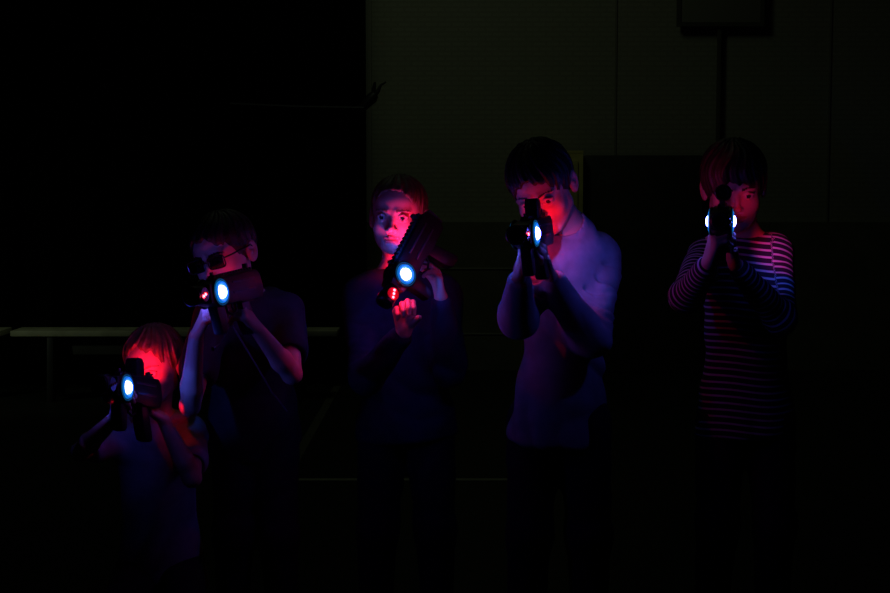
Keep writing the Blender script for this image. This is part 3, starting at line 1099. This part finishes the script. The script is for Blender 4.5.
# dark upright panel and pale panel
m = MB().box((0, 0, .0), (xw(697) - xw(581), .12, zw(156)), bev=.012)
o = m.build('gym_mat', M['dark_wood']); o.location = ((xw(697) + xw(581)) / 2, WY - .13, zw(156) / 2 + .001)
tag(o, 'large dark upright panel against wall between two right-hand children', 'mat')
r = bpy.data.objects.new('wooden_cupboard', None); col.objects.link(r)
r.location = ((xw(525) + xw(580)) / 2 - .005, WY - .19, 0)
hw = (xw(580) - xw(525)) / 2 - .005
MB().box((0, 0, zw(155) / 2), (hw * 2, .24, zw(155)), bev=.004).build('carcass', M['olive'], r)
MB().box((0, 0, zw(155) + .012), (hw * 2 + .002, .24, .024), bev=.003).build('top_board', M['olive'], r)
MB().box((-.01, -.128, zw(155) / 2), (hw * 2 - .06, .016, zw(155) - .1), bev=.003).build('door', M['olive'], r)
tag(r, 'olive wooden cupboard edge showing behind head of child in grey', 'cupboard')

# board on a pole, upper right
r = bpy.data.objects.new('basketball_stand', None); col.objects.link(r)
Yb = 10.46
r.location = (X(716, Yb), Yb, 0)
zb = P(445, 27, Yb).z
MB().box((0, -.01, zb / 2 + .2), (.028, .03, zb + .4), bev=.005).build('pole', M['stand'], r)
bd = MB().box((0, -.03, zb + .35), (X(760, Yb) - X(674, Yb), .03, .70), bev=.004).build('backboard', M['joint'], r)
m = MB()
w2 = (X(760, Yb) - X(674, Yb)) / 2
m.box((0, -.048, zb + .015), (w2 * 2, .012, .03)); m.box((0, -.048, zb + .685), (w2 * 2, .012, .03))
m.box((-w2 + .015, -.048, zb + .35), (.03, .012, .64)); m.box((w2 - .015, -.048, zb + .35), (.03, .012, .64))
m.build('border', M['stand'], bd, False)
MB().box((.02, -.06, .02), (.16, .16, .04), bev=.006).build('base', M['stand'], r)
tag(r, 'tall thin pole carrying a dark-edged backboard, upper right', 'backboard')

# ---------------------------------------------------------------- light
w = bpy.data.worlds.new('World'); scene.world = w; w.use_nodes = True
w.node_tree.nodes['Background'].inputs['Color'].default_value = (.8, 1, .6, 1)
w.node_tree.nodes['Background'].inputs['Strength'].default_value = 0.0

def area(name, loc, tgt, size, color, watts):
    l = bpy.data.lights.new(name, 'AREA'); l.color = color; l.energy = watts; l.size = size
    o = bpy.data.objects.new(name, l); col.objects.link(o); o.location = loc
    o.rotation_euler = (Vector(tgt) - Vector(loc)).to_track_quat('-Z', 'Y').to_euler()
    return o


AMB = (.80, 1.0, .68)
area('wall_fill', (-.40, 7.7, 4.4), (-.1, 10.5, 1.9), .5, AMB, 1.5)  # added fill out of frame, brightens the back wall
lamp('bench_fill', Vector((-5.2, 6.2, 2.2)), AMB, 27.0, .12, 'SPOT', Vector((-3.6, 9.0, .5)), 52, .8)  # added spot out of frame, brightens the bench

area('floor_fill', (-.6, 6.9, 5.8), (-.6, 7.3, 0), .9, AMB, 2.0)  # added weak ambient fill to bring up the floor lines
# added red and blue lamps near the blasters to light faces and clothes
for px, py, Y, c, wt in (
        (232, 278, 3.55, RED, .08), (205, 303, 3.38, RED, .03),
        (396, 298, 3.62, RED, .10), (545, 236, 3.60, RED, .30)):
    lamp('red_fill' if c is RED else 'blue_fill', P(px, py, Y), c, wt, .002)
for px, py, Y, c, wt, tgt, ang in (
        (148, 384, 3.60, RED, .95, P(152, 352, 3.70), 95), (139, 372, 3.54, RED, .35, P(144, 345, 3.68), 80),
        (176, 402, 3.50, RED, .35, P(186, 430, 3.80), 36),
        (112, 400, 3.36, RED, .28, P(95, 440, 3.65), 60),
        (133, 390, 3.37, BLUE, 1.3, P(212, 404, 3.88), 24),
        (133, 388, 3.37, BLUE, .40, P(190, 384, 3.50), 50),
        (404, 248, 3.83, RED, .85, P(402, 212, 3.90), 110), (404, 268, 3.89, RED, .8, P(387, 262, 3.97), 110),
        (398, 258, 3.80, BLUE, .34, P(398, 222, 3.88), 100), (424, 226, 3.84, RED, .10, P(415, 200, 3.90), 100),
        (404, 284, 3.62, RED, .18, P(405, 315, 3.67), 70), (404, 284, 3.62, BLUE, .06, P(405, 315, 3.67), 70),
        (376, 299, 3.60, RED, .30, P(296, 366, 3.60), 40),
        (428, 285, 3.66, BLUE, .30, P(456, 310, 3.90), 60),
        (397, 263, 3.62, BLUE, .25, P(414, 232, 3.76), 60),
        (547, 237, 3.43, BLUE, 2.6, P(608, 272, 3.90), 50), (547, 240, 3.44, RED, .14, P(590, 240, 3.85), 60),
        (548, 238, 3.46, RED, .45, P(574, 204, 3.76), 46),
        (512, 240, 3.40, BLUE, .30, P(512, 300, 3.56), 55),
        (735, 223, 3.66, RED, .30, P(754, 200, 3.86), 36),
        (737, 223, 3.60, RED, 3.4, P(797, 245, 3.95), 35), (737, 225, 3.60, BLUE, 2.0, P(798, 268, 3.92), 38),
        (704, 214, 3.60, RED, .45, P(709, 180, 3.82), 60), (704, 214, 3.60, BLUE, .15, P(709, 180, 3.82), 60)):
    lamp('red_fill' if c is RED else 'blue_fill', P(px, py, Y), c, wt, .002, 'SPOT', tgt, ang, .8)

# ---------------------------------------------------------------- camera
cam = bpy.data.cameras.new('camera')
cam.sensor_width = 36; cam.lens = F / 890 * 36
cam.clip_end = 100
co = bpy.data.objects.new('camera', cam); col.objects.link(co)
co.location = (0, 0, CAMZ)
co.rotation_euler = (math.pi / 2 - TILT, 0, 0)
scene.camera = co
vs = scene.view_settings
vs.view_transform = 'Standard'; vs.look = 'None'; vs.exposure = 0; vs.gamma = 1; vs.use_curve_mapping = False
